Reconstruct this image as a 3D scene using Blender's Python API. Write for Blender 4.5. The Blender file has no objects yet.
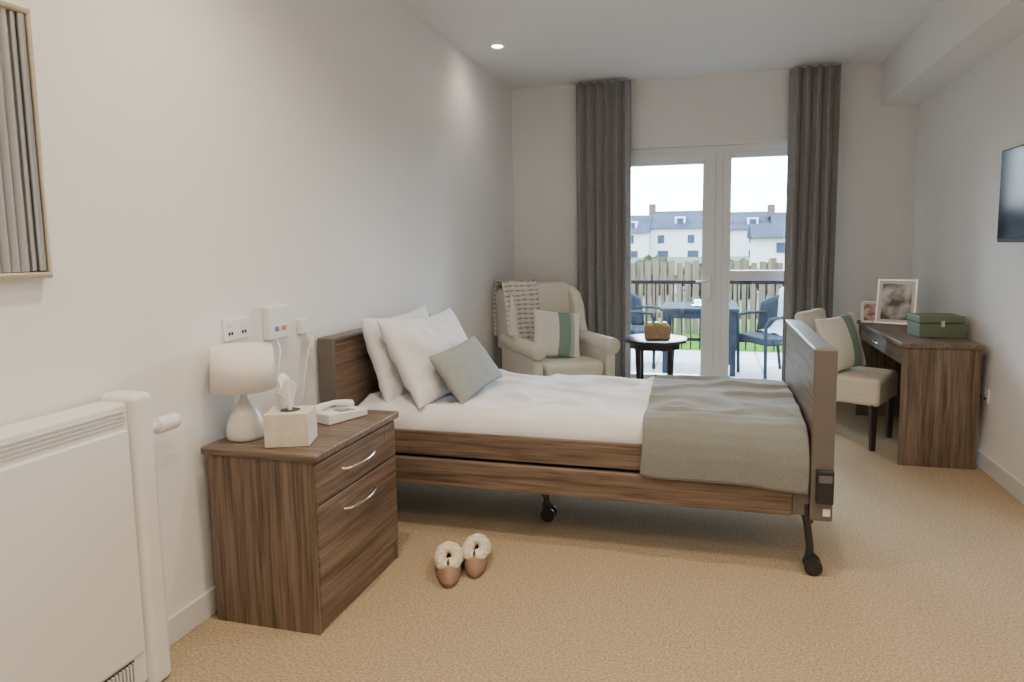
import bpy, bmesh, math, random
from math import sin, cos, pi, radians
from mathutils import Vector, Matrix, noise
random.seed(4)
S=bpy.context.scene
COL=S.collection
# ------------------------------------------------------------ materials
def newmat(name):
    m=bpy.data.materials.new(name); m.use_nodes=True
    nt=m.node_tree; return m,nt,nt.nodes['Principled BSDF']
def N(nt,t,**k):
    n=nt.nodes.new(t)
    for a,b in k.items(): setattr(n,a,b)
    return n
def plain(name,c,rough=.5,metal=0,bump=0,bscale=200,var=0,vscale=5,spec=None,sheen=0,coat=0):
    m,nt,b=newmat(name)
    b.inputs['Base Color'].default_value=(*c,1); b.inputs['Roughness'].default_value=rough; b.inputs['Metallic'].default_value=metal
    if spec is not None: b.inputs['Specular IOR Level'].default_value=spec
    if sheen: b.inputs['Sheen Weight'].default_value=sheen
    if coat: b.inputs['Coat Weight'].default_value=coat
    tc=N(nt,'ShaderNodeTexCoord')
    if var:
        n=N(nt,'ShaderNodeTexNoise'); n.inputs['Scale'].default_value=vscale; n.inputs['Detail'].default_value=4
        nt.links.new(tc.outputs['Object'],n.inputs['Vector'])
        r=N(nt,'ShaderNodeValToRGB'); e=r.color_ramp.elements
        e[0].position=.3;e[1].position=.7
        e[0].color=(*[x*(1-var) for x in c],1); e[1].color=(*[min(1,x*(1+var)) for x in c],1)
        nt.links.new(n.outputs[0],r.inputs[0]); nt.links.new(r.outputs[0],b.inputs['Base Color'])
    if bump:
        n=N(nt,'ShaderNodeTexNoise'); n.inputs['Scale'].default_value=bscale; n.inputs['Detail'].default_value=3
        nt.links.new(tc.outputs['Object'],n.inputs['Vector'])
        bp=N(nt,'ShaderNodeBump'); bp.inputs['Strength'].default_value=bump; bp.inputs['Distance'].default_value=.01
        nt.links.new(n.outputs[0],bp.inputs['Height']); nt.links.new(bp.outputs[0],b.inputs['Normal'])
    return m
def wood(name,axis,dark=(.085,.056,.040),light=(.245,.175,.128),rough=.42,spec=None):
    m,nt,b=newmat(name); tc=N(nt,'ShaderNodeTexCoord'); mp=N(nt,'ShaderNodeMapping')
    sc=[30,30,30]; sc[axis]=1.5
    mp.inputs['Scale'].default_value=sc
    nt.links.new(tc.outputs['Object'],mp.inputs[0])
    n=N(nt,'ShaderNodeTexNoise'); n.inputs['Scale'].default_value=1; n.inputs['Detail'].default_value=6; n.inputs['Roughness'].default_value=.6; n.inputs['Distortion'].default_value=.6
    nt.links.new(mp.outputs[0],n.inputs['Vector'])
    mp2=N(nt,'ShaderNodeMapping'); sc2=[120,120,120]; sc2[axis]=4; mp2.inputs['Scale'].default_value=sc2
    nt.links.new(tc.outputs['Object'],mp2.inputs[0])
    n2=N(nt,'ShaderNodeTexNoise'); n2.inputs['Scale'].default_value=1; n2.inputs['Detail'].default_value=2
    nt.links.new(mp2.outputs[0],n2.inputs['Vector'])
    mx=N(nt,'ShaderNodeMath',operation='MULTIPLY_ADD'); mx.inputs[1].default_value=.45
    nt.links.new(n2.outputs[0],mx.inputs[0])
    ml=N(nt,'ShaderNodeMath',operation='MULTIPLY'); ml.inputs[1].default_value=.55
    nt.links.new(n.outputs[0],ml.inputs[0]); nt.links.new(ml.outputs[0],mx.inputs[2])
    r=N(nt,'ShaderNodeValToRGB'); e=r.color_ramp.elements
    e[0].position=.38; e[1].position=.63; e[0].color=(*dark,1); e[1].color=(*light,1)
    nt.links.new(mx.outputs[0],r.inputs[0]); nt.links.new(r.outputs[0],b.inputs['Base Color'])
    b.inputs['Roughness'].default_value=rough
    if spec is not None: b.inputs['Specular IOR Level'].default_value=spec
    bp=N(nt,'ShaderNodeBump'); bp.inputs['Strength'].default_value=.15; bp.inputs['Distance'].default_value=.004
    nt.links.new(mx.outputs[0],bp.inputs['Height']); nt.links.new(bp.outputs[0],b.inputs['Normal'])
    return m
def weave(name,c1,c2,scale=350,rough=.95,strength=.4,axisw=(1,1,1),sheen=0,detail=2,spec=.15):
    m,nt,b=newmat(name); tc=N(nt,'ShaderNodeTexCoord')
    w=N(nt,'ShaderNodeTexNoise'); w.inputs['Scale'].default_value=scale; w.inputs['Detail'].default_value=detail
    mp=N(nt,'ShaderNodeMapping'); mp.inputs['Scale'].default_value=axisw
    nt.links.new(tc.outputs['Object'],mp.inputs[0]); nt.links.new(mp.outputs[0],w.inputs['Vector'])
    r=N(nt,'ShaderNodeValToRGB'); e=r.color_ramp.elements; e[0].position=.35;e[1].position=.65
    e[0].color=(*c1,1);e[1].color=(*c2,1)
    nt.links.new(w.outputs[0],r.inputs[0]); nt.links.new(r.outputs[0],b.inputs['Base Color'])
    b.inputs['Roughness'].default_value=rough; b.inputs['Specular IOR Level'].default_value=spec
    if sheen: b.inputs['Sheen Weight'].default_value=sheen
    bp=N(nt,'ShaderNodeBump'); bp.inputs['Strength'].default_value=strength; bp.inputs['Distance'].default_value=.003
    nt.links.new(w.outputs[0],bp.inputs['Height']); nt.links.new(bp.outputs[0],b.inputs['Normal'])
    return m
def emis(name,c,s):
    m,nt,b=newmat(name); b.inputs['Base Color'].default_value=(*c,1)
    b.inputs['Emission Color'].default_value=(*c,1); b.inputs['Emission Strength'].default_value=s; return m
def stripes(name,stops,axis,rough=.9,scale=1,offset=0,metal=0,bump=.3):
    m,nt,b=newmat(name); tc=N(nt,'ShaderNodeTexCoord'); sp=N(nt,'ShaderNodeSeparateXYZ')
    nt.links.new(tc.outputs['Object'],sp.inputs[0])
    ma=N(nt,'ShaderNodeMath',operation='MULTIPLY_ADD'); ma.inputs[1].default_value=scale; ma.inputs[2].default_value=.5+offset
    nt.links.new(sp.outputs[axis],ma.inputs[0])
    r=N(nt,'ShaderNodeValToRGB'); r.color_ramp.interpolation='CONSTANT'; cr=r.color_ramp
    while len(cr.elements)<len(stops): cr.elements.new(.5)
    for e,(p,c) in zip(cr.elements,stops): e.position=p; e.color=(*c,1)
    nt.links.new(ma.outputs[0],r.inputs[0]); nt.links.new(r.outputs[0],b.inputs['Base Color'])
    b.inputs['Roughness'].default_value=rough; b.inputs['Metallic'].default_value=metal
    n=N(nt,'ShaderNodeTexNoise'); n.inputs['Scale'].default_value=300
    nt.links.new(tc.outputs['Object'],n.inputs['Vector'])
    bp=N(nt,'ShaderNodeBump'); bp.inputs['Strength'].default_value=bump; bp.inputs['Distance'].default_value=.003
    nt.links.new(n.outputs[0],bp.inputs['Height']); nt.links.new(bp.outputs[0],b.inputs['Normal'])
    return m

M={}
M['wall']=plain('wall_paint',(.86,.855,.85),.9,bump=.05,bscale=150)
M['ceil']=plain('ceiling_paint',(.87,.87,.88),.95)
M['white']=plain('white_gloss',(.82,.82,.81),.35)
M['trim']=plain('trim_white',(.74,.74,.73),.4)
M['rad']=plain('radiator_enamel',(.80,.79,.775),.4)
M['upvc']=plain('upvc',(.88,.91,.94),.3)
M['black']=plain('black_plastic',(.02,.02,.022),.4)
M['dark']=plain('dark_metal',(.05,.05,.055),.4,.6)
M['chrome']=plain('chrome',(.75,.75,.76),.22,1)
M['woodX']=wood('oak_grain_x',0); M['woodY']=wood('oak_grain_y',1); M['woodZ']=wood('oak_grain_z',2)
M['edge']=plain('bed_edge',(.14,.122,.108),.45)
M['carpet']=weave('carpet',(.31,.230,.140),(.54,.420,.280),120,1,1,detail=5)
M['sheet']=plain('white_linen',(.82,.815,.835),.9,bump=.12,bscale=14,spec=.1,sheen=.2)
M['throw']=weave('grey_green_wool',(.175,.178,.162),(.27,.275,.252),420,1,.6,sheen=.4)
M['cush']=weave('sage_cotton',(.27,.295,.28),(.38,.41,.39),380,.95,.4)
M['curtain']=weave('curtain_cloth',(.29,.278,.280),(.385,.37,.372),260,.95,.2,(1,1,.15))
M['cream']=weave('cream_upholstery',(.74,.70,.61),(.79,.75,.66),60,.9,.1)
M['lampb']=plain('lamp_ceramic',(.82,.80,.75),.3)
M['shade']=plain('lamp_shade',(.82,.79,.75),.9,bump=.1,bscale=400)
M['espresso']=plain('espresso_wood',(.022,.015,.016),.3)
M['chleg']=plain('dark_leg',(.035,.022,.017),.4)

# ------------------------------------------------------------ geometry helpers
def link(o,parent=None):
    COL.objects.link(o)
    if parent: o.parent=parent
    return o
def empty(name,loc=(0,0,0),rz=0,sc=(1,1,1)):
    e=bpy.data.objects.new(name,None); e.location=loc; e.rotation_euler=(0,0,rz); e.scale=sc; COL.objects.link(e); e.empty_display_size=.1; return e
def mesh(name,vs,fs,mat,parent=None,smooth=False,bevel=0,seg=3,sub=0,solid=0):
    me=bpy.data.meshes.new(name); me.from_pydata([tuple(v) for v in vs],[],fs); me.validate()
    bm=bmesh.new(); bm.from_mesh(me); bmesh.ops.remove_doubles(bm,verts=bm.verts,dist=1e-5); bmesh.ops.recalc_face_normals(bm,faces=bm.faces); bm.to_mesh(me); bm.free()
    if mat: me.materials.append(mat)
    o=bpy.data.objects.new(name,me); link(o,parent)
    if smooth or bevel:
        for p in me.polygons: p.use_smooth=True
    if solid:
        s=o.modifiers.new('s','SOLIDIFY'); s.thickness=solid; s.offset=0
    if bevel:
        b=o.modifiers.new('b','BEVEL'); b.width=bevel; b.segments=seg; b.limit_method='ANGLE'; b.angle_limit=radians(40)
        w=o.modifiers.new('w','WEIGHTED_NORMAL'); w.keep_sharp=False
    if sub:
        s=o.modifiers.new('u','SUBSURF'); s.levels=sub; s.render_levels=sub
    return o
def bx(b):
    x0,x1,y0,y1,z0,z1=b
    v=[(x0,y0,z0),(x1,y0,z0),(x1,y1,z0),(x0,y1,z0),(x0,y0,z1),(x1,y0,z1),(x1,y1,z1),(x0,y1,z1)]
    f=[(0,3,2,1),(4,5,6,7),(0,1,5,4),(1,2,6,5),(2,3,7,6),(3,0,4,7)]
    return v,f
def boxes(name,bs,mat,parent=None,bevel=0,seg=2):
    me=bpy.data.meshes.new(name); V=[];Fs=[]
    for b in bs:
        v,f=bx(b); n=len(V); V+=v; Fs+=[tuple(i+n for i in q) for q in f]
    me.from_pydata(V,[],Fs); me.materials.append(mat)
    o=bpy.data.objects.new(name,me); link(o,parent)
    if bevel:
        for p in me.polygons: p.use_smooth=True
        m=o.modifiers.new('b','BEVEL'); m.width=bevel; m.segments=seg
        w=o.modifiers.new('w','WEIGHTED_NORMAL')
    return o
def box(name,x0,x1,y0,y1,z0,z1,mat,parent=None,bevel=.003,seg=2): return boxes(name,[(x0,x1,y0,y1,z0,z1)],mat,parent,bevel,seg)
def sweep(name,pts,r,mat,parent=None,seg=10,cap=True,radii=None):
    pts=[Vector(p) for p in pts]; V=[];Fs=[]
    t0=(pts[1]-pts[0]).normalized(); up=Vector((0,0,1)) if abs(t0.z)<.9 else Vector((1,0,0))
    nrm=t0.cross(up).normalized()
    for i,p in enumerate(pts):
        a=pts[max(i-1,0)];b=pts[min(i+1,len(pts)-1)]; t=(b-a).normalized()
        nrm=(nrm-t*nrm.dot(t)).normalized(); bn=t.cross(nrm); rr=radii[i] if radii else r
        for k in range(seg):
            an=2*pi*k/seg; V.append(p+(nrm*cos(an)+bn*sin(an))*rr)
    for i in range(len(pts)-1):
        for k in range(seg):
            a=i*seg+k;b=i*seg+(k+1)%seg; Fs.append((a,b,b+seg,a+seg))
    if cap: Fs.append(tuple(range(seg))[::-1]); Fs.append(tuple(range((len(pts)-1)*seg,len(pts)*seg)))
    o=mesh(name,V,Fs,mat,parent,smooth=True)
    m=o.modifiers.new('e','EDGE_SPLIT'); m.split_angle=radians(50)
    return o
def cyl(name,p0,p1,r,mat,parent=None,r1=None,seg=24): return sweep(name,[p0,p1],r,mat,parent,seg,radii=[r,r if r1 is None else r1])
def lathe(name,prof,mat,parent=None,loc=(0,0,0),seg=40,cap=True):
    V=[];Fs=[];n=len(prof)
    for k in range(seg):
        a=2*pi*k/seg
        for r,z in prof: V.append((loc[0]+r*cos(a),loc[1]+r*sin(a),loc[2]+z))
    for k in range(seg):
        for i in range(n-1):
            a=k*n+i;b=((k+1)%seg)*n+i; Fs.append((a,b,b+1,a+1))
    if cap:
        if prof[0][0]>1e-4: Fs.append(tuple(k*n for k in range(seg))[::-1])
        if prof[-1][0]>1e-4: Fs.append(tuple(k*n+n-1 for k in range(seg)))
    o=mesh(name,V,Fs,mat,parent,smooth=True)
    m=o.modifiers.new('e','EDGE_SPLIT'); m.split_angle=radians(45)
    return o
def extrude(name,poly,axis,a0,a1,mat,parent=None,bevel=0,seg=4):
    def P(p,a):
        l=list(p); l.insert(axis,a); return tuple(l)
    n=len(poly); V=[P(p,a0) for p in poly]+[P(p,a1) for p in poly]
    Fs=[tuple(range(n)),tuple(range(n,2*n))[::-1]]+[(i,(i+1)%n,n+(i+1)%n,n+i) for i in range(n)]
    return mesh(name,V,Fs,mat,parent,bevel=bevel,seg=seg)
def orient(o,loc,X,Y,Z):
    X,Y,Z=[Vector(a).normalized() for a in (X,Y,Z)]
    m=Matrix.Identity(4)
    for i,a in enumerate((X,Y,Z)):
        for j in range(3): m[j][i]=a[j]
    m.translation=Vector(loc); o.matrix_basis=m; return o
def pillow(name,w,h,t,mat,parent=None,n=26,pinch=.07,wr=.006,seed=0,sag=0,powr=.42):
    V=[];Fs=[]
    for s in (1,-1):
        base=len(V)
        for i in range(n+1):
            for j in range(n+1):
                u=-1+2*i/n; v=-1+2*j/n
                u=sin(u*pi/2)*.5+u*.5; v=sin(v*pi/2)*.5+v*.5
                x=w/2*u*(1-pinch*(1-v*v)); y=h/2*v*(1-pinch*(1-u*u))
                e=max(0,(1-u*u)*(1-v*v))
                z=s*t/2*e**powr
                q=noise.noise(Vector((x*9+seed,y*9,s*3.1)))+.6*noise.noise(Vector((x*22+seed,y*14,s)))
                rd=noise.noise(Vector((x*6+seed,y*11+x*5,s*2+4)))
                q-=1.0*(1-abs(rd)*7 if abs(rd)<.14 else 0)
                z+=q*wr*min(1,e*6)
                y-=sag*(1-u*u)*(1+v)*.5
                V.append((x,y,z))
        for i in range(n):
            for j in range(n):
                a=base+i*(n+1)+j; Fs.append((a,a+1,a+n+2,a+n+1) if s<0 else (a,a+n+1,a+n+2,a+1))
    return mesh(name,V,Fs,mat,parent,smooth=True,sub=1)
def grid(name,fn,nu,nv,mat,parent=None,solid=0,sub=0):
    V=[fn(i/nu,j/nv) for i in range(nu+1) for j in range(nv+1)]
    Fs=[(i*(nv+1)+j,(i+1)*(nv+1)+j,(i+1)*(nv+1)+j+1,i*(nv+1)+j+1) for i in range(nu) for j in range(nv)]
    return mesh(name,V,Fs,mat,parent,smooth=True,solid=solid,sub=sub)
def pathat(path,t):
    L=[0]
    for a,b in zip(path,path[1:]): L.append(L[-1]+math.dist(a,b))
    d=t*L[-1]
    for k in range(len(path)-1):
        if d<=L[k+1]+1e-9:
            f=(d-L[k])/(L[k+1]-L[k]); return tuple(a+(b-a)*f for a,b in zip(path[k],path[k+1]))
    return path[-1]

# ------------------------------------------------------------ room shell
XL,XR,YB,YF,H=-1.82,1.63,5.99,-1.4,2.84
box('floor',XL-.2,XR+.2,YF-.2,YB+.02,-.12,0,M['carpet'],bevel=0)
box('ceiling',XL-.2,XR+.2,YF-.2,YB+.3,H,H+.15,M['ceil'],bevel=0)
box('wall_left',XL-.2,XL,YF-.2,YB+.3,0,H,M['wall'],bevel=0)
box('wall_right',XR,XR+.2,YF-.2,YB+.3,0,H,M['wall'],bevel=0)
OX0,OX1,OZ=-.88,.93,2.24
boxes('wall_back',[(XL,OX0,YB,YB+.26,-.1,H),(OX1,XR,YB,YB+.26,-.1,H),(OX0,OX1,YB,YB+.26,OZ,H)],M['wall'])
box('wall_front',XL,XR,YF-.2,YF,0,H,M['wall'],bevel=0)
box('ceiling_bulkhead',1.35,XR,YF,YB,2.49,H,M['wall'],bevel=0)
def skirt(name,b):
    return boxes(name,[b],M['trim'],bevel=.004)
skirt('baseboard_left',(XL,XL+.015,YF,YB,0,.10))
skirt('baseboard_right',(XR-.015,XR,YF,YB,0,.10))
boxes('baseboard_back',[(XL+.015,OX0,YB-.015,YB,0,.10),(OX1,XR-.015,YB-.015,YB,0,.10)],M['trim'],bevel=.004)

glass,nt,b=newmat('window_glass')
nt.nodes.remove(b); out=nt.nodes['Material Output']
tr=N(nt,'ShaderNodeBsdfTransparent'); tr.inputs[0].default_value=(.96,.98,.98,1)
gl=N(nt,'ShaderNodeBsdfGlossy'); gl.inputs['Roughness'].default_value=.02
fr=N(nt,'ShaderNodeFresnel'); fr.inputs[0].default_value=1.45
mx=N(nt,'ShaderNodeMixShader'); nt.links.new(fr.outputs[0],mx.inputs[0]); nt.links.new(tr.outputs[0],mx.inputs[1]); nt.links.new(gl.outputs[0],mx.inputs[2]); nt.links.new(mx.outputs[0],out.inputs[0])
fy0,fy1=YB+.05,YB+.12
boxes('trim_1',[(OX0,OX0+.06,fy0,fy1,0,OZ),(OX1-.06,OX1,fy0,fy1,0,OZ),(OX0+.06,OX1-.06,fy0,fy1,OZ-.06,OZ),(.045,.11,fy0,fy1,0,OZ-.06),(OX0+.06,OX1-.06,fy0,fy1,-.02,.03)],M['upvc'],bevel=.004)
d=empty('door_1')
a0,a1=OX0+.06,.045
boxes('sash',[(a0,a0+.11,fy0-.015,fy1-.01,.03,OZ-.06),(a1-.11,a1,fy0-.015,fy1-.01,.03,OZ-.06),(a0+.11,a1-.11,fy0-.015,fy1-.01,2.09,OZ-.06),(a0+.11,a1-.11,fy0-.015,fy1-.01,.03,.17)],M['upvc'],d,bevel=.005)
boxes('gasket',[(a0+.105,a0+.112,fy0-.003,fy0+.04,.165,2.095),(a1-.112,a1-.105,fy0-.003,fy0+.04,.165,2.095)],M['dark'],d)
box('pane',a0+.105,a1-.105,fy0+.03,fy0+.034,.165,2.095,glass,d,bevel=0)
box('handle_plate',a1-.065,a1-.035,fy0-.03,fy0-.015,.86,1.10,M['chrome'],d)
cyl('handle_stem',(a1-.05,fy0-.03,1.04),(a1-.05,fy0-.065,1.04),.009,M['chrome'],d)
cyl('handle_lever',(a1-.05,fy0-.06,1.04),(a1-.16,fy0-.06,1.04),.009,M['chrome'],d)
d=empty('window_1')
a0,a1=.11,OX1-.06
boxes('sash',[(a0,a0+.07,fy0-.01,fy1-.01,.03,OZ-.06),(a1-.07,a1,fy0-.01,fy1-.01,.03,OZ-.06),(a0+.07,a1-.07,fy0-.01,fy1-.01,2.13,OZ-.06),(a0+.07,a1-.07,fy0-.01,fy1-.01,1.05,1.14),(a0+.07,a1-.07,fy0-.01,fy1-.01,.03,.12)],M['upvc'],d,bevel=.005)
boxes('pane',[(a0+.065,a1-.065,fy0+.03,fy0+.034,1.135,2.135),(a0+.065,a1-.065,fy0+.03,fy0+.034,.115,1.055)],glass,d)

# curtains
def curtain(x0,x1,folds,ph):
    z0,z1=.015,2.815
    def fn(u,v):
        z=z0+(z1-z0)*v; x=x0+(x1-x0)*u
        amp=.045*(1-.15*v)
        a=2*pi*folds*u+ph
        w=.8*noise.noise(Vector((u*3+ph,v*1.2,0)))*(1-v)
        y=5.865+amp*sin(a+w)+.010*sin(2*a+1+w)*(.6)
        x+=.014*sin(2*a+ph)*(1)+.01*noise.noise(Vector((u*5,v*2,ph)))*(1-v)
        return (x,y,z)
    return grid('curtain',fn,int(folds*18),30,M['curtain'],None,solid=.004)
curtain(-1.195,-.70,6,0.3)
curtain(.635,1.01,4.5,1.2)
r=empty('curtain_track')
boxes('track',[(-1.17,-.72,5.92,5.94,2.80,2.838),(.66,.98,5.92,5.94,2.80,2.838)],M['white'],r)

# downlights
em=emis('lamp_glow',(1,.84,.62),60)
def downlight(x,y,pw,col=(1,.84,.65)):
    d=empty('ceiling_downlight',(x,y,H))
    lathe('bezel',[(.038,-.001),(.050,-.007),(.053,-.001)],M['white'],d)
    lathe('lens',[(0.0,-.002),(.038,-.002)],em,d,cap=False)
    l=bpy.data.lights.new('downlight_lamp','SPOT'); l.energy=pw; l.color=col; l.spot_size=radians(150); l.spot_blend=1; l.shadow_soft_size=.06
    o=bpy.data.objects.new('lamp',l); o.location=(0,0,-.03); link(o,d)
for x,y,p in ((-1.53,4.70,8),(-1.1,1.8,88),(.3,2.5,75),(1.0,1.6,62),(-.3,.6,78),(.9,.2,68),(-1.1,-.4,50)): downlight(x,y,p)

# ------------------------------------------------------------ picture frame (left wall)
gold=plain('champagne_gold',(.68,.60,.46),.35,.75); silver=plain('brushed_silver',(.56,.57,.58),.32,.85)
p=empty('picture_frame')
y0,y1,z0,z1=.62,1.43,1.305,2.035
boxes('outer_frame',[(XL,XL+.035,y1-.012,y1,z0,z1),(XL,XL+.035,y0,y0+.018,z0,z1),(XL,XL+.035,y0,y1,z0,z0+.018),(XL,XL+.035,y0,y1,z1-.022,z1)],gold,p,bevel=.006,seg=3)
boxes('inner_bead',[(XL,XL+.030,y1-.032,y1-.014,z0+.02,z1-.02),(XL,XL+.024,y1-.048,y1-.035,z0+.02,z1-.02)],silver,p,bevel=.005,seg=3)
yy0,yy1=y0+.018,y1-.048; n=30; V=[];Fs=[]
cnt=n*10
for i in range(cnt+1):
    y=yy0+(yy1-yy0)*i/cnt; q=(i%10)/10
    x=XL+.004+.022*(q**.5 if q<.55 else (.74 if q<.8 else .25))
    V+=[(x,y,z0+.02),(x,y,z1-.02)]
for i in range(cnt): Fs.append((2*i,2*i+2,2*i+3,2*i+1))
mesh('reeded_panel',V,Fs,silver,p)

# ------------------------------------------------------------ radiator
r=empty('radiator')
box('body',XL+.02,-1.695,.10,1.55,.03,.925,M['rad'],r,bevel=.012,seg=4)
box('front_panel',-1.70,-1.683,.10,1.535,.14,.845,M['rad'],r,bevel=.006,seg=3)
box('end_cap',XL+.01,-1.674,1.545,1.625,.0,.945,M['rad'],r,bevel=.022,seg=6)
boxes('top_slots',[(-1.70,-1.690,.10,1.53,.862+k*.012,.868+k*.012) for k in range(4)],plain('slot_grey',(.60,.59,.57),.5),r,bevel=.001)
boxes('bottom_grille',[(-1.697,-1.686,.95+k*.012,.956+k*.012,.05,.125) for k in range(46)],M['trim'],r)
box('grille_back',-1.70,-1.694,.94,1.50,.045,.13,M['dark'],r,bevel=0)
v=empty('thermostatic_valve')
sweep('head',[(-1.72,1.64,.815),(-1.72,1.66,.815),(-1.72,1.67,.815),(-1.72,1.74,.815),(-1.72,1.75,.815)],.02,M['rad'],v,24,radii=[.014,.014,.027,.027,.022])
cyl('cap_mark',(-1.72,1.75,.815),(-1.72,1.753,.815),.012,M['dark'],v)
cyl('pipe',(-1.72,1.645,.815),(-1.80,1.645,.815),.008,M['rad'],v)

# ------------------------------------------------------------ bedside cabinet
c=empty('bedside_cabinet')
x0,x1,y0,y1=-1.765,-1.33,1.922,2.525
boxes('carcass',[(x0,x1,y0,y0+.02,.0,.64),(x0,x1,y1-.02,y1,.0,.64),(x0,x0+.015,y0+.02,y1-.02,.0,.64)],M['woodZ'],c,bevel=.002)
box('top_panel',x0-.018,x1+.022,y0-.013,y1+.012,.638,.667,M['woodX'],c,bevel=.006,seg=3)
box('carcass_interior',x0+.015,x1-.012,y0+.02,y1-.02,.07,.637,M['edge'],c,bevel=0)
box('drawer_front',x1-.012,x1+.008,y0+.008,y1-.008,.478,.627,M['woodY'],c,bevel=.003)
box('lower_drawer_front',x1-.012,x1+.008,y0+.008,y1-.008,.085,.471,M['woodY'],c,bevel=.003)
box('plinth',x1-.03,x1-.005,y0+.02,y1-.02,0,.08,M['woodY'],c)
def handle(z,yc,w):
    pts=[(x1+.006,yc-w/2,z),(x1+.026,yc-w/2+.012,z)]+[(x1+.026+.014*sin(pi*t/10),yc-w/2+.012+(w-.024)*t/10,z) for t in range(1,10)]+[(x1+.026,yc+w/2-.012,z),(x1+.006,yc+w/2,z)]
    sweep('handle',pts,.0055,M['chrome'],c,8)
handle(.555,2.21,.22); handle(.40,2.21,.22)
cyl('lock',(x1+.006,2.43,.59),(x1+.012,2.43,.59),.008,M['chrome'],c)

# lamp
l=empty('table_lamp',(-1.695,2.05,.668))
lathe('base',[(.0,0),(.062,0),(.068,.006),(.070,.02),(.067,.05),(.056,.085),(.038,.118),(.022,.142),(.014,.158),(.012,.185),(0,.185)],M['lampb'],l)
cyl('stem',(0,0,.18),(0,0,.24),.007,M['chrome'],l)
o=lathe('shade',[(.115,.188),(.106,.350)],M['shade'],l,cap=False,seg=64); s=o.modifiers.new('s','SOLIDIFY'); s.thickness=.002
lathe('shade_diffuser',[(0,.335),(.106,.335)],M['shade'],l,cap=False)
sweep('cable',[(.03,.03,.006),(-.03,.10,.004),(-.06,.17,.004),(-.07,.24,.004)],.003,M['white'],l,6)

# tissue box
t=empty('tissue_box',(-1.485,2.03,.668),radians(20))
card=plain('tissue_card',(.70,.63,.52),.6,var=.06,vscale=30)
box('carton',-.078,.078,-.062,.062,0,.122,card,t,bevel=.003)
lathe('slot',[(0,.1225),(.035,.1228)],M['dark'],t,cap=False)
def tf(u,v):
    a=u*2*pi; r=.010+.045*v**1.2*(1+.35*sin(3*a+1)+.2*sin(5*a)); z=.116+.135*v-.03*v*v*(1+sin(2*a))
    return (r*cos(a)*.5-.012*v,r*sin(a),z)
grid('tissue',tf,40,10,M['sheet'],t,solid=.001)

# telephone
t=empty('telephone',(-1.50,2.37,.668),radians(-20))
extrude('base',[(-.10,0),(.10,0),(.10,.030),(-.10,.045)],0,-.065,.065,M['white'],t,bevel=.006)
kg=plain('key_grey',(.3,.32,.36),.5)
for i in range(3):
    for j in range(4): box('key',.005+i*.018,.017+i*.018,-.03+j*.02,-.016+j*.02,.03,.046-.003*j,kg,t,bevel=.001)
sweep('handset',[(-.03,-.095,.046),(-.03,-.085,.052),(-.03,-.055,.060),(-.03,0,.062),(-.03,.055,.052),(-.03,.085,.040),(-.03,.095,.034)],.016,M['white'],t,12,radii=[.012,.019,.013,.011,.013,.019,.012])
sweep('cord',[(-.078-.008*cos(i*.9),-.08+.008*i,.010+.006*abs(sin(i*.45))) for i in range(20)],.003,M['white'],t,6)

def socket(loc_y,z,side,mat=M['white']):
    s=empty('wall_socket')
    sx=XL if side<0 else XR; e=.01*(-side)
    a,b=sorted((sx,sx+e)); box('plate',a,b,loc_y-.07,loc_y+.07,z-.043,z+.043,mat,s,bevel=.004)
    a,b=sorted((sx+e,sx+e*1.4))
    boxes('switches',[(a,b,loc_y-.045,loc_y-.03,z+.012,z+.03),(a,b,loc_y+.03,loc_y+.045,z+.012,z+.03)],M['white'],s,bevel=.001)
    boxes('pin_holes',[(a,b,loc_y+k-.003,loc_y+k+.003,z-.02,z-.008) for k in (-.045,-.03,.03,.045)],M['dark'],s)
socket(2.17,1.065,-1); socket(4.39,.45,1)
n=empty('nurse_call_unit')
box('panel',XL,XL+.04,2.33,2.46,.995,1.14,M['white'],n,bevel=.008,seg=4)
red=plain('call_orange',(.75,.2,.06),.4); 
box('call_button',XL+.04,XL+.043,2.405,2.435,1.03,1.05,red,n); box('reset_button',XL+.04,XL+.043,2.36,2.385,1.03,1.05,plain('call_blue',(.1,.2,.5),.4),n)
box('lead_socket',XL,XL+.03,2.56,2.62,.99,1.06,M['white'],n,bevel=.006)
sweep('call_lead',[(XL+.03,2.59,1.0),(XL+.05,2.59,.96),(XL+.045,2.57,.88),(XL+.04,2.55,.80),(XL+.035,2.545,.74),(XL+.03,2.54,.69)],.004,M['white'],n,8)
sweep('panel_lead',[(XL+.03,2.38,1.0),(XL+.055,2.37,.95),(XL+.06,2.34,.86),(XL+.055,2.33,.78),(XL+.05,2.36,.70)],.004,M['white'],n,8)
sweep('call_handset',[(XL+.05,2.60,.98),(XL+.05,2.60,.93)],.013,M['white'],n,12)

# ------------------------------------------------------------ bed
B=empty('profiling_bed')
hy0,hy1=2.69,3.80
def board(nm,xa,xb,ya,yb,za,zb):
    boxes(nm+'_edging',[(xa,xb,ya,ya+.022,za,zb),(xa,xb,yb-.022,yb,za,zb),(xa,xb,ya+.022,yb-.022,zb-.022,zb),(xa,xb,ya+.022,yb-.022,za,za+.022)],M['edge'],B,bevel=.008,seg=3)
    box(nm+'_panel',xa+.006,xb-.006,ya+.018,yb-.018,za+.018,zb-.018,M['woodY'],B,bevel=.002)
board('headboard',-1.805,-1.715,hy0,hy1,.25,.955)
board('footboard',.415,.503,2.755,3.82,.24,.955)
for nm,ya,yb in (('near',2.775,2.80),('far',3.79,3.815)):
    box('upper_rail_'+nm,-1.66,.35,ya+.006*(nm=='near'),yb,.388,.508,M['woodX'],B,bevel=.008,seg=3)
    box('lower_rail_'+nm,-1.70,.35,ya-.004,yb+.004,.245,.375,M['woodX'],B,bevel=.008,seg=3)
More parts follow.
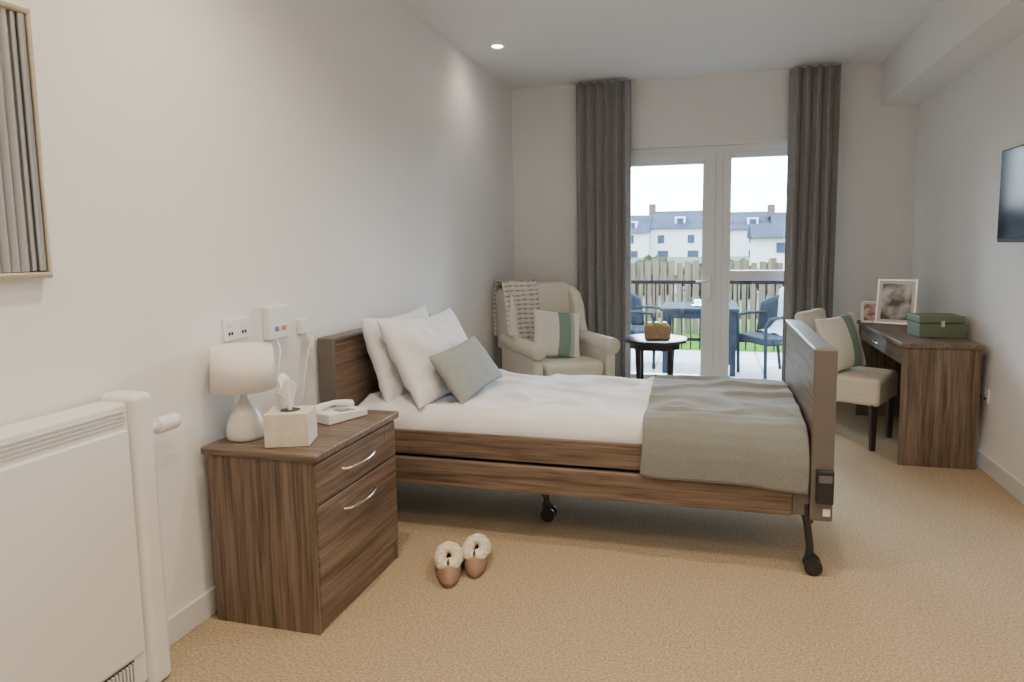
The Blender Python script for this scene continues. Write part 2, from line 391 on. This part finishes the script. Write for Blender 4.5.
boxes('corner_brackets',[(.35,.415,2.778,2.80,.25,.37),(.35,.415,3.79,3.81,.25,.37)],M['edge'],B,bevel=.003)
boxes('deck_frame',[(-1.70,.415,2.82,2.87,.30,.36),(-1.70,.415,3.70,3.75,.30,.36),(-1.2,-1.15,2.87,3.70,.28,.34),(-.6,-.55,2.87,3.70,.28,.34),(0,.05,2.87,3.70,.28,.34),(-1.65,.37,2.85,3.75,.37,.42)],M['dark'],B,bevel=.003)
def castor(x,y,lean):
    nm='castor'
    cyl(nm+'_stem',(x,y,.12),(x,y,.06),.012,M['chrome'],B)
    extrude(nm+'_fork',[(x-.018,.09),(x+.02,.09),(x+.03,.045),(x+.015,.035),(x-.02,.05)],1,y-.012,y+.012,M['dark'],B,bevel=.003)
    for s in (-1,1):
        cyl(nm+'_wheel',(x+.012,y+s*.013,.036),(x+.012,y+s*.032,.036),.036,M['black'],B)
        cyl(nm+'_hub',(x+.012,y+s*.032,.036),(x+.012,y+s*.034,.036),.02,M['dark'],B)
    sweep(nm+'_leg',[(x+lean,y,.30),(x+lean*.6,y,.20),(x,y,.12),(x,y,.09)],.016,M['dark'],B,12)
for x,y,ln in ((.425,2.79,-.02),(.425,3.76,-.02),(-.78,3.06,-.10),(-.78,3.60,-.10)): castor(x,y,ln)
boxes('scissor_arms',[(-.9,-.86,3.1,3.14,.22,.30),(-.9,-.86,3.5,3.54,.22,.30),(-.9,.35,3.30,3.34,.22,.27),(-.80,-.76,3.06,3.60,.15,.19),(.40,.44,2.82,3.74,.20,.24)],M['dark'],B,bevel=.003)
box('control_box',.435,.502,2.735,2.758,.32,.46,M['black'],B,bevel=.005)
box('control_label',.443,.494,2.732,2.736,.41,.44,plain('label_grey',(.12,.12,.13),.3),B,bevel=.001)
box('qr_sticker',.465,.492,2.750,2.756,.265,.295,M['white'],B,bevel=0)
path=[(3.785,.43),(3.785,.52),(3.775,.57),(3.75,.592),(3.70,.60),(3.4,.606),(3.1,.606),(2.90,.60),(2.855,.592),(2.825,.57),(2.812,.53),(2.812,.43)]
def topk(x,y):
    k=noise.noise(Vector((x*2.2,y*3,0)))*.016+noise.noise(Vector((x*6,y*9,2)))*.007
    q=noise.noise(Vector((x*3.0+y*1.5,y*4-x*1.2,7)))
    k+=.020*(1-abs(q)*5 if abs(q)<.2 else 0)
    return k+.005*sin(x*9+y*5+2*noise.noise(Vector((x*2,y*2,5))))
def sf(u,v):
    y,z=pathat(path,v); x=-1.70+2.10*u
    e=min(1,(1-abs(2*v-1))*3)
    z+=topk(x,y)*e
    if v>.88: y+=-.006*sin(x*17+sin(x*5))*min(1,(v-.88)*9)
    return (x,y,z)
grid('mattress_sheet',sf,150,90,M['sheet'],B,solid=.006)
box('mattress_core',-1.70,.40,2.83,3.77,.42,.572,M['sheet'],B,bevel=.03,seg=4)
tp=[(3.835,.30),(3.833,.5),(3.80,.60),(3.75,.618),(3.4,.624),(3.1,.624),(2.90,.620),(2.84,.610),(2.795,.58),(2.772,.53),(2.760,.47),(2.757,.372)]
def bf(u,v):
    y,z=pathat(tp,v); x=-.285+.690*u
    x+=-.012*sin(v*5+1)*(1-u)+.008*noise.noise(Vector((v*6,u*3,1)))
    e=1 if .22<v<.76 else 0.3
    z+=topk(x,y)*e*.95+.003*noise.noise(Vector((x*12,y*7,3)))
    if v>.80: y-=(.006*sin(x*22+1.3*sin(x*7))+.004)*min(1,(v-.8)*6)
    if v>.95: z+=.004*sin(x*11)-.012*u
    return (x,y,z)
grid('bed_throw',bf,70,110,M['throw'],None,solid=.007)
def lean(o,c,tilt,yaw=0,roll=0):
    th=Matrix.Rotation(yaw,3,'Z')
    Xv=th@Vector((0,1,0)); Yv=th@Vector((-sin(tilt),0,cos(tilt))); Zv=Xv.cross(Yv)
    if roll:
        rm=Matrix.Rotation(roll,3,Zv); Xv=rm@Xv; Yv=rm@Yv
    return orient(o,c,Xv,Yv,Zv)
lean(pillow('pillow',.78,.48,.17,M['sheet'],seed=1,wr=.013,sag=.02),(-1.60,3.23,.812),radians(16),radians(1),radians(0))
lean(pillow('pillow',.78,.49,.20,M['sheet'],seed=7,wr=.013,sag=.02),(-1.42,3.20,.812),radians(28),radians(-4),radians(-1))
lean(pillow('cushion',.52,.29,.12,M['cush'],seed=3,wr=.004),(-1.215,3.14,.750),radians(36),radians(-8),radians(5))

# ------------------------------------------------------------ slippers
fur=weave('slipper_fleece',(.66,.57,.42),(.88,.81,.66),60,1,1.0); pink=plain('slipper_suede',(.36,.235,.165),.9,var=.1,vscale=40)
sole=plain('sole_tan',(.28,.17,.11),.9)
def slipper(x,y,rz):
    s=empty('slipper',(x,y,0),rz,(1.12,1.10,1.05))   # toe towards -y local
    def out(a,k=1):
        r=.043*(1+.10*cos(a+pi)) ; return (r*sin(a)*k*(1+.12*(cos(a)>0)*cos(a)), -.122*cos(a)*k)
    n=40; rings=[(.92,0.0),(1.0,.004),(1.0,.014),(.97,.018)]
    V=[];Fs=[]
    for k,z in rings:
        for i in range(n): a=2*pi*i/n; px,py=out(a,k); V.append((px,py,z))
    for q in range(len(rings)-1):
        for i in range(n): Fs.append((q*n+i,q*n+(i+1)%n,(q+1)*n+(i+1)%n,(q+1)*n+i))
    Fs+= [tuple(range(n))[::-1],tuple(range(3*n,4*n))]
    mesh('sole',V,Fs,sole,s,smooth=True)
    def up(u,v):
        a=-pi+2*pi*u; px,py=out(a,1)
        toe=max(0,cos(a)); hgt=.034+.030*toe
        k=1-.42*v**1.6; 
        yy=py*k+(-.02*v*toe)
        return (px*k*(1+.10*sin(pi*v)),yy,.014+hgt*sin(v*pi/2))
    grid('upper',up,40,10,pink,s,solid=.004)
    def cap(u,v):
        a=-pi*.5+pi*u; px,py=out(a,.62)
        yb=-.012
        return (px, py*(1-v)+yb*v-.02*(1-v), .014+.034+.030*max(0,cos(a))*(1-v)+ (.022*cos((u-.5)*pi))*v)
    grid('vamp',cap,20,8,pink,s,solid=.004)
    pts=[]
    for i in range(33):
        a=2*pi*i/32; pts.append((.033*sin(a),.014-.088*cos(a),.058+.014*max(0,cos(a))))
    o=sweep('fleece_cuff',pts,.023,fur,s,12,cap=False)
    t=bpy.data.textures.new('f','CLOUDS'); t.noise_scale=.012
    su=o.modifiers.new('u','SUBSURF'); su.levels=su.render_levels=1
    dm=o.modifiers.new('d','DISPLACE'); dm.texture=t; dm.strength=.012; dm.mid_level=.4
    lathe('fleece_insole',[(0,0),(.03,0.0)],fur,s,loc=(0,.04,.03),cap=False)
slipper(-1.055,2.445,radians(22)); slipper(-.968,2.545,radians(16))

# ------------------------------------------------------------ armchair
AX,AY,AR,AS=-1.225,5.20,radians(40),(1.02,1.0,1.0)
A=empty('wingback_armchair',(AX,AY,0),AR,AS)
c=M['cream']
box('seat_base',-.34,.34,-.34,.30,.15,.33,c,A,bevel=.03,seg=4)
box('seat_cushion',-.25,.25,-.37,.22,.32,.46,c,A,bevel=.05,seg=5)
extrude('backrest',[(.20,.30),(.36,.30),(.44,1.00),(.42,1.05),(.36,1.06),(.31,1.02),(.24,.46)],0,-.30,.30,c,A,bevel=.035,seg=5)
for s in (-1,1):
    a,b=sorted((s*.27,s*.365))
    extrude('wing',[(.40,.50),(.44,.98),(.36,1.03),(.24,.97),(.17,.86),(.15,.74),(.10,.63),(.0,.58),(.0,.52)],0,a,b,c,A,bevel=.03,seg=5)
    box('arm_panel',a+.005,b-.005,-.34,.32,.16,.56,c,A,bevel=.02,seg=3)
    xc=s*.325
    sweep('arm_roll',[(xc,-.375,.57),(xc,-.365,.57),(xc,0,.575),(xc,.30,.60)],.07,c,A,24,radii=[.052,.064,.066,.058])
    for yy in (-.29,.28):
        cyl('leg',(s*.29,yy,.16),(s*.30,yy+(.02 if yy>0 else -.01),0),.025,M['chleg'],A,r1=.016)
kp=[(-.02,.460),(.10,.475),(.175,.50),(.22,.62),(.262,.80),(.29,.98),(.33,1.075),(.42,1.085),(.470,1.02),(.462,.80),(.45,.6)]
def kf(u,v):
    y,z=pathat(kp,v); x=-.375+.33*u+.03*(1-v)*u
    y-=.012+.008*sin(u*18); z+=.006*sin(u*18+v*3)
    if u<.4: 
        y-=.11*(1-u/.4)*min(1,max(0,1-abs(v-.42)*2.6))
        if v<.35: z+=.17*(1-u/.4)**.5*min(1,(.35-v)*6)
    return (x,y,z)
nk,nt,b=newmat('knit_throw_yarn')
tc=N(nt,'ShaderNodeTexCoord'); wv=N(nt,'ShaderNodeTexWave'); wv.bands_direction='X'; wv.inputs['Scale'].default_value=5; wv.inputs['Distortion'].default_value=3; wv.inputs['Detail'].default_value=1
wz=N(nt,'ShaderNodeTexWave'); wz.bands_direction='Z'; wz.inputs['Scale'].default_value=8; wz.inputs['Distortion'].default_value=2
nt.links.new(tc.outputs['Object'],wv.inputs[0]); nt.links.new(tc.outputs['Object'],wz.inputs[0])
mm=N(nt,'ShaderNodeMath',operation='MULTIPLY_ADD'); mm.inputs[1].default_value=.25; nt.links.new(wv.outputs[1],mm.inputs[0]); 
m2=N(nt,'ShaderNodeMath',operation='MULTIPLY'); m2.inputs[1].default_value=.75; nt.links.new(wz.outputs[1],m2.inputs[0]); nt.links.new(m2.outputs[0],mm.inputs[2])
rr=N(nt,'ShaderNodeValToRGB'); rr.color_ramp.elements[0].color=(.76,.72,.66,1); rr.color_ramp.elements[0].position=.55; rr.color_ramp.elements[1].color=(.42,.36,.30,1); rr.color_ramp.elements[1].position=.85
nt.links.new(mm.outputs[0],rr.inputs[0]); nt.links.new(rr.outputs[0],b.inputs['Base Color']); b.inputs['Roughness'].default_value=1
K=grid('knitted_throw',kf,40,70,nk,None,solid=.008)
K.matrix_basis=Matrix.Translation((AX,AY,0))@Matrix.Rotation(AR,4,'Z')@Matrix.Diagonal((*AS,1))
cr=(.80,.77,.70); gr=(.22,.33,.28)
cst=stripes('cushion_stripe',[(0,cr),(.50,gr),(.74,(.45,.5,.42)),(.82,cr)],0,scale=2.3)
def facing(o,c,az,tilt,roll=0):
    f=Vector((cos(az),sin(az),0)); Zv=(f*cos(tilt)+Vector((0,0,sin(tilt)))).normalized(); Yv=(Vector((0,0,cos(tilt)))-f*sin(tilt)).normalized(); Xv=Yv.cross(Zv)
    if roll: rm=Matrix.Rotation(roll,3,Zv); Xv=rm@Xv; Yv=rm@Yv
    return orient(o,c,Xv,Yv,Zv)
facing(pillow('cushion',.42,.40,.14,cst,seed=5,wr=.004),(-1.21,5.15,.655),radians(-56),radians(20),radians(-8))

# ------------------------------------------------------------ side table + basket
T=empty('side_table',(-.415,5.25,0),radians(22.5))
lathe('top',[(0,.600),(.255,.600),(.27,.610),(.27,.623),(.255,.63),(0,.63)],M['espresso'],T,seg=8)
lathe('apron',[(.21,.550),(.21,.602)],M['espresso'],T,seg=8)
for k in range(4):
    a=pi/4+k*pi/2-radians(22.5)
    sweep('leg',[(.18*cos(a),.18*sin(a),.56),(.17*cos(a),.17*sin(a),.3),(.23*cos(a),.23*sin(a),0)],.02,M['espresso'],T,8,radii=[.024,.02,.016])
lathe('shelf',[(0,.20),(.17,.20),(.17,.215),(0,.215)],M['espresso'],T,seg=8)
Bk=empty('wicker_basket',(-.40,5.24,.630),radians(8))
wick=weave('wicker',(.32,.21,.12),(.60,.42,.26),90,.8,1,(1,1,3))
boxes('sides',[(-.10,.10,-.07,-.062,0,.10),(-.10,.10,.062,.07,0,.10),(-.10,-.092,-.062,.062,0,.10),(.092,.10,-.062,.062,0,.10),(-.092,.092,-.062,.062,0,.008)],wick,Bk,bevel=.003)
for i in range(6):
    lathe('fruit',[(0,-.028),(.018,-.022),(.028,0),(.018,.022),(0,.028)],plain('fruit_%d'%i,random.choice([(.65,.58,.15),(.45,.5,.15),(.7,.6,.4)]),.5),Bk,loc=(-.06+.06*(i%3),-.025+.05*(i//3),.105),seg=16)

# ------------------------------------------------------------ desk
D=empty('desk')
x0,x1,y0,y1=1.155,1.580,4.32,5.56
box('top_panel',x0-.012,x1+.01,y0-.012,y1+.01,.735,.765,M['woodY'],D,bevel=.005,seg=3)
boxes('side_panels',[(x0,x1,y0,y0+.03,0,.735),(x0,x1,y1-.03,y1,0,.735)],M['woodZ'],D,bevel=.002)
box('back_panel',x1-.04,x1-.02,y0+.03,y1-.03,.25,.735,M['woodY'],D)
box('drawer_front',x0+.012,x0+.03,y0+.04,y1-.04,.62,.728,M['woodY'],D,bevel=.003)
sweep('drawer_handle',[(x0+.014,4.85,.675),(x0-.012,4.87,.675),(x0-.012,5.03,.675),(x0+.014,5.05,.675)],.005,M['chrome'],D,8)
def pframe(nm,w,h,x,y,az,photo,fm,b=.018):
    P=empty(nm,(x,y,.765),az)
    til=radians(12)
    g=bpy.data.objects.new('tilt',None); link(g,P); g.rotation_euler=(-til,0,0); g.location=(0,-.02,.004)
    boxes('moulding',[(-w/2,-w/2+b,0,.015,0,h),(w/2-b,w/2,0,.015,0,h),(-w/2+b,w/2-b,0,.015,0,b),(-w/2+b,w/2-b,0,.015,h-b,h)],fm,g,bevel=.002)
    box('mount',-w/2+b*.9,w/2-b*.9,.007,.012,b*.9,h-b*.9,M['white'],g,bevel=0)
    box('print',-w/2+b*2,w/2-b*2,.0055,.008,b*2,h-b*2,photo,g,bevel=0)
    box('strut',-.02,.02,.06,.066,0,h*.6,M['black'],P,bevel=0)
def photomat(nm,c1,c2,c3,sc):
    m,nt,b=newmat(nm); tc=N(nt,'ShaderNodeTexCoord'); n=N(nt,'ShaderNodeTexNoise'); n.inputs['Scale'].default_value=sc; n.inputs['Detail'].default_value=2
    nt.links.new(tc.outputs['Object'],n.inputs[0]); r=N(nt,'ShaderNodeValToRGB'); e=r.color_ramp.elements; e[0].position=.38;e[0].color=(*c1,1);e[1].position=.62;e[1].color=(*c3,1); q=e.new(.5);q.color=(*c2,1)
    nt.links.new(n.outputs[0],r.inputs[0]); nt.links.new(r.outputs[0],b.inputs['Base Color']); b.inputs['Roughness'].default_value=.15; return m
pframe('photo_frame',.27,.34,1.345,5.28,radians(-24),photomat('photo_print',(.14,.12,.11),(.45,.42,.40),(.75,.75,.75),9),M['chrome'])
pframe('photo_frame',.135,.165,1.195,5.35,radians(-12),photomat('photo_print_small',(.3,.15,.12),(.55,.38,.33),(.7,.65,.6),22),silver,.01)
Gb=empty('storage_box',(1.435,4.69,.765),radians(6))
gm=plain('green_leather',(.15,.19,.12),.55,bump=.1,bscale=90)
box('body',-.135,.135,-.10,.10,0,.09,gm,Gb,bevel=.006,seg=3); box('lid',-.138,.138,-.103,.103,.093,.14,gm,Gb,bevel=.008,seg=3)
box('clasp',-.012,.012,-.110,-.103,.07,.11,gold,Gb)

# ------------------------------------------------------------ desk chair
C=empty('upholstered_chair',(.965,4.87,0),radians(62))
seatm=weave('chair_linen',(.66,.61,.50),(.74,.69,.58),60,.9,.1)
box('seat',-.235,.235,-.26,.22,.30,.485,seatm,C,bevel=.03,seg=5)
extrude('back',[(.16,.36),(.25,.36),(.32,.87),(.29,.90),(.25,.88),(.19,.5)],0,-.225,.225,seatm,C,bevel=.025,seg=5)
for sx in (-1,1):
    sweep('front_leg',[(sx*.20,-.215,.335),(sx*.20,-.22,0)],.02,M['chleg'],C,4,radii=[.032,.02])
    sweep('rear_leg',[(sx*.19,.20,.36),(sx*.19,.25,0)],.02,M['chleg'],C,4,radii=[.032,.02])
cst2=stripes('cushion_stripe_wide',[(0,cr),(.58,gr),(.80,(.45,.5,.42)),(.86,cr)],0,scale=2.3)
facing(pillow('cushion',.42,.40,.13,cst2,seed=9,wr=.004),(.90,4.86,.68),radians(-46),radians(16),radians(4))

# ------------------------------------------------------------ television
V=empty('television')
box('casing',1.455,1.495,3.08,3.885,1.37,1.84,plain('tv_bezel',(.012,.012,.014),.5,spec=.1),V,bevel=.006)
scr=plain('tv_screen',(.008,.015,.024),.12,spec=.04); box('screen',1.452,1.456,3.09,3.875,1.388,1.832,scr,V,bevel=0)
boxes('wall_bracket',[(1.495,1.63,3.42,3.56,1.5,1.7)],M['dark'],V,bevel=.004)

# ------------------------------------------------------------ outside
g,nt,b=newmat('paving_slabs'); tc=N(nt,'ShaderNodeTexCoord'); br=N(nt,'ShaderNodeTexBrick'); br.inputs['Scale'].default_value=1.0; br.inputs['Color1'].default_value=(.19,.185,.18,1); br.inputs['Color2'].default_value=(.16,.16,.155,1); br.inputs['Mortar'].default_value=(.07,.07,.065,1); br.inputs['Mortar Size'].default_value=.012; br.inputs['Brick Width'].default_value=.6; br.inputs['Row Height'].default_value=.6; br.offset=0
nt.links.new(tc.outputs['Object'],br.inputs[0]); nt.links.new(br.outputs[0],b.inputs['Base Color']); b.inputs['Roughness'].default_value=.85; b.inputs['Specular IOR Level'].default_value=.1
box('patio',-7,8,YB+.26,8.9,-.16,-.053,g,bevel=0)
box('lawn',-14,14,8.9,15,-.2,-.06,weave('grass',(.012,.034,.005),(.036,.075,.013),25,1,1,spec=0),bevel=0)
box('ground_outside',-120,120,15,200,-.5,-.2,plain('verge',(.04,.045,.035),1,var=.3,vscale=.3,spec=0),bevel=0)
F=empty('picket_fence')
fm=wood('fence_timber',2,(.030,.022,.015),(.080,.062,.042),.9,spec=0)
boxes('pickets',[(-5+k*.125,-5+k*.125+.092,10.5,10.52,-.05,1.10+.02*((k*7)%3-1)) for k in range(84)],fm,F)
boxes('rails',[(-5,5.5,10.52,10.57,.2,.29),(-5,5.5,10.52,10.57,.8,.89)],fm,F)
boxes('posts',[(x,x+.1,10.52,10.62,-.05,1.15) for x in (-4.5,-2.7,-.9,.9,2.7,4.5)],fm,F)
rlm=plain('railing_black',(.004,.004,.005),.8,spec=0)
R=empty('metal_railing')
boxes('rails',[(-3,3,8.98,9.02,.84,.885),(-3,3,8.985,9.015,.06,.10)],rlm,R)
boxes('balusters',[(-3+k*.12,-3+k*.12+.016,8.992,9.008,-.05,.86) for k in range(51)],rlm,R)
ratt=weave('rattan',(.006,.008,.012),(.018,.022,.029),120,.8,.8,(1,1,2),spec=.02)
PT=empty('patio_table',(-.10,7.55,-.05))
box('top',-.42,.42,-.40,.40,.70,.735,ratt,PT,bevel=.008); boxes('legs',[(sx*.36-.03,sx*.36+.03,sy*.34-.03,sy*.34+.03,0,.70) for sx in (-1,1) for sy in (-1,1)],ratt,PT,bevel=.004)
box('apron',-.38,.38,-.36,.36,.62,.70,ratt,PT)
tt=empty('tea_cup',(-.12,7.45,.687)); lathe('cup',[(0,0),(.03,0),(.042,.07),(.039,.07),(.027,.006),(0,.006)],M['white'],tt); lathe('saucer',[(0,0),(.07,.008)],M['white'],tt,cap=False)
def tf2(u,v):
    a=pi*(u-.5)*.5
    p=[(.02,.455),(.16,.47),(.24,.56),(.26,.80),(.29,.925),(.35,.93),(.375,.70)]
    y,z=pathat(p,v); return (.25*sin(a)*1.4, y-.015-.03*abs(sin(a)), z+.01*sin(u*14))
fl=weave('grey_fleece',(.12,.125,.135),(.22,.23,.245),90,1,.5,spec=0)
def pchair(x,y,rz,bl=False):
    P=empty('patio_chair',(x,y,-.049),rz)
    box('seat',-.27,.27,-.27,.25,.36,.44,ratt,P,bevel=.02,seg=3)
    def bk(u,v):
        a=pi*(u-.5)*1.05; return (.30*sin(a),.02+.27*cos(a)+.05*v,.42+(.46*cos(a*.72)**.8)*v+ .22*v*(1-cos(a*.72)))
    grid('back',bk,24,8,ratt,P,solid=.03)
    for sx in (-1,1):
        sweep('arm',[(sx*.29,.10,.66),(sx*.30,-.12,.66),(sx*.29,-.25,.64),(sx*.26,-.27,.55),(sx*.25,-.26,0)],.018,ratt,P,10)
        sweep('rear_leg',[(sx*.24,.22,.40),(sx*.25,.28,.004)],.018,ratt,P,10)
    if bl: grid('draped_fleece',tf2,20,24,fl,P,solid=.01)
    return P
pchair(-.82,7.75,radians(80)); pchair(.68,7.35,radians(-60),True)
Hs=empty('terraced_houses')
hw=plain('render_white',(.22,.215,.21),.9,spec=0); hr=plain('slate',(.020,.023,.032),.9,var=.2,vscale=.5,spec=0); hg=plain('house_window',(.018,.024,.034),.8,spec=0); hb=plain('brick_buff',(.045,.035,.029),.9,spec=0)
wl=[];wn=[];ch=[];do=[];dg=[]
for k in range(10):
    xa=-36+k*7.2; y=80+(k%3)*1.2; e=2.9+.25*((k*5)%3)
    wl.append((xa,xa+7.2,y,y+8,-.5,e))
    tp_=e+2.2; V=[(xa-.1,y-.4,e-.1),(xa+7.3,y-.4,e-.1),(xa+7.3,y+4,tp_),(xa-.1,y+4,tp_),(xa+7.3,y+8.4,e-.1),(xa-.1,y+8.4,e-.1)]
    mesh('roof',V,[(0,1,2,3),(3,2,4,5),(0,3,5),(1,4,2)],hr,Hs)
    for q in (1.0,4.6):
        wn.append((xa+q,xa+q+.8,y-.05,y,1.5,2.5)); wn.append((xa+q,xa+q+1.3,y-.05,y,-.3,.6))
    for q in ((1.2,4.4) if k%2 else (3.0,)):
        do.append((xa+q,xa+q+1.3,y+.8,y+3,e+.3,e+1.35)); dg.append((xa+q+.25,xa+q+1.05,y+.75,y+.8,e+.5,e+1.15))
    ch.append((xa-.4,xa+.4,y+3.4,y+4.6,tp_-.6,tp_+.9))
boxes('walls',wl,hw,Hs); boxes('windows',wn,hg,Hs); boxes('dormers',do,hw,Hs); boxes('dormer_windows',dg,hg,Hs); boxes('chimneys',ch,hb,Hs)
Gs=empty('garden_garage'); box('walls',2.2,5.4,34,38,-.2,1.7,hw,Gs,bevel=0); extrude('roof',[(33.7,1.65),(38.3,1.65),(36,2.4)],0,2.0,5.6,hr,Gs); box('window',3.2,4.4,33.95,34,.9,1.4,hg,Gs,bevel=0)
hd=plain('hedge_leaves',(.014,.018,.010),1,var=.4,vscale=3,spec=0)
Hg=empty('garden_hedge')
for i in range(16):
    x=-9+i*1.2+random.uniform(-.3,.3); r=random.uniform(.45,.85)
    o=lathe('bush',[(0,-r),(r*.7,-r*.7),(r,0),(r*.75,r*.7),(r*.3,r*.95),(0,r)],hd,Hg,loc=(x,20+random.uniform(-1,1),.25),seg=16)
    t=bpy.data.textures.get('leaf') or bpy.data.textures.new('leaf','CLOUDS'); t.noise_scale=.2
    su=o.modifiers.new('u','SUBSURF'); su.levels=su.render_levels=2
    dm=o.modifiers.new('d','DISPLACE'); dm.texture=t; dm.strength=.5

# ------------------------------------------------------------ world + lights
w=bpy.data.worlds.new('overcast_sky'); S.world=w; w.use_nodes=True
nt=w.node_tree; bg=nt.nodes['Background']
tc=N(nt,'ShaderNodeTexCoord'); sp=N(nt,'ShaderNodeSeparateXYZ'); nt.links.new(tc.outputs['Generated'],sp.inputs[0])
r=N(nt,'ShaderNodeValToRGB'); e=r.color_ramp.elements; e[0].position=0; e[0].color=(.40,.45,.50,1); e[1].position=.6; e[1].color=(.68,.87,1.10,1)
nt.links.new(sp.outputs[2],r.inputs[0]); nt.links.new(r.outputs[0],bg.inputs[0]); bg.inputs[1].default_value=42.0
pl=bpy.data.lights.new('window_portal','AREA'); pl.shape='RECTANGLE'; pl.size=OX1-OX0; pl.size_y=OZ; pl.cycles.is_portal=True
po=bpy.data.objects.new('window_portal',pl); po.location=((OX0+OX1)/2,YB+.27,OZ/2); po.rotation_euler=(radians(-90),0,0); link(po)

# ------------------------------------------------------------ camera
f=648.1; ya,pt,ro=radians(14.25),radians(5.88),radians(-.65)
Fv=Vector((-sin(ya)*cos(pt),cos(ya)*cos(pt),-sin(pt))); Rv=Vector((cos(ya),sin(ya),0)); Uv=Rv.cross(Fv)
R2=Rv*cos(ro)+Uv*sin(ro); U2=Uv*cos(ro)-Rv*sin(ro)
cd=bpy.data.cameras.new('camera'); cam=bpy.data.objects.new('camera',cd); COL.objects.link(cam)
m=Matrix.Identity(4)
for i,a in enumerate((R2,U2,-Fv)):
    for j in range(3): m[j][i]=a[j]
m.translation=Vector((0,0,1.38)); cam.matrix_world=m
cd.lens=f*36/1024; cd.sensor_width=36; cd.shift_x=-32.9/1024; cd.shift_y=-28.7/1024; cd.clip_start=.05; cd.clip_end=500
S.camera=cam
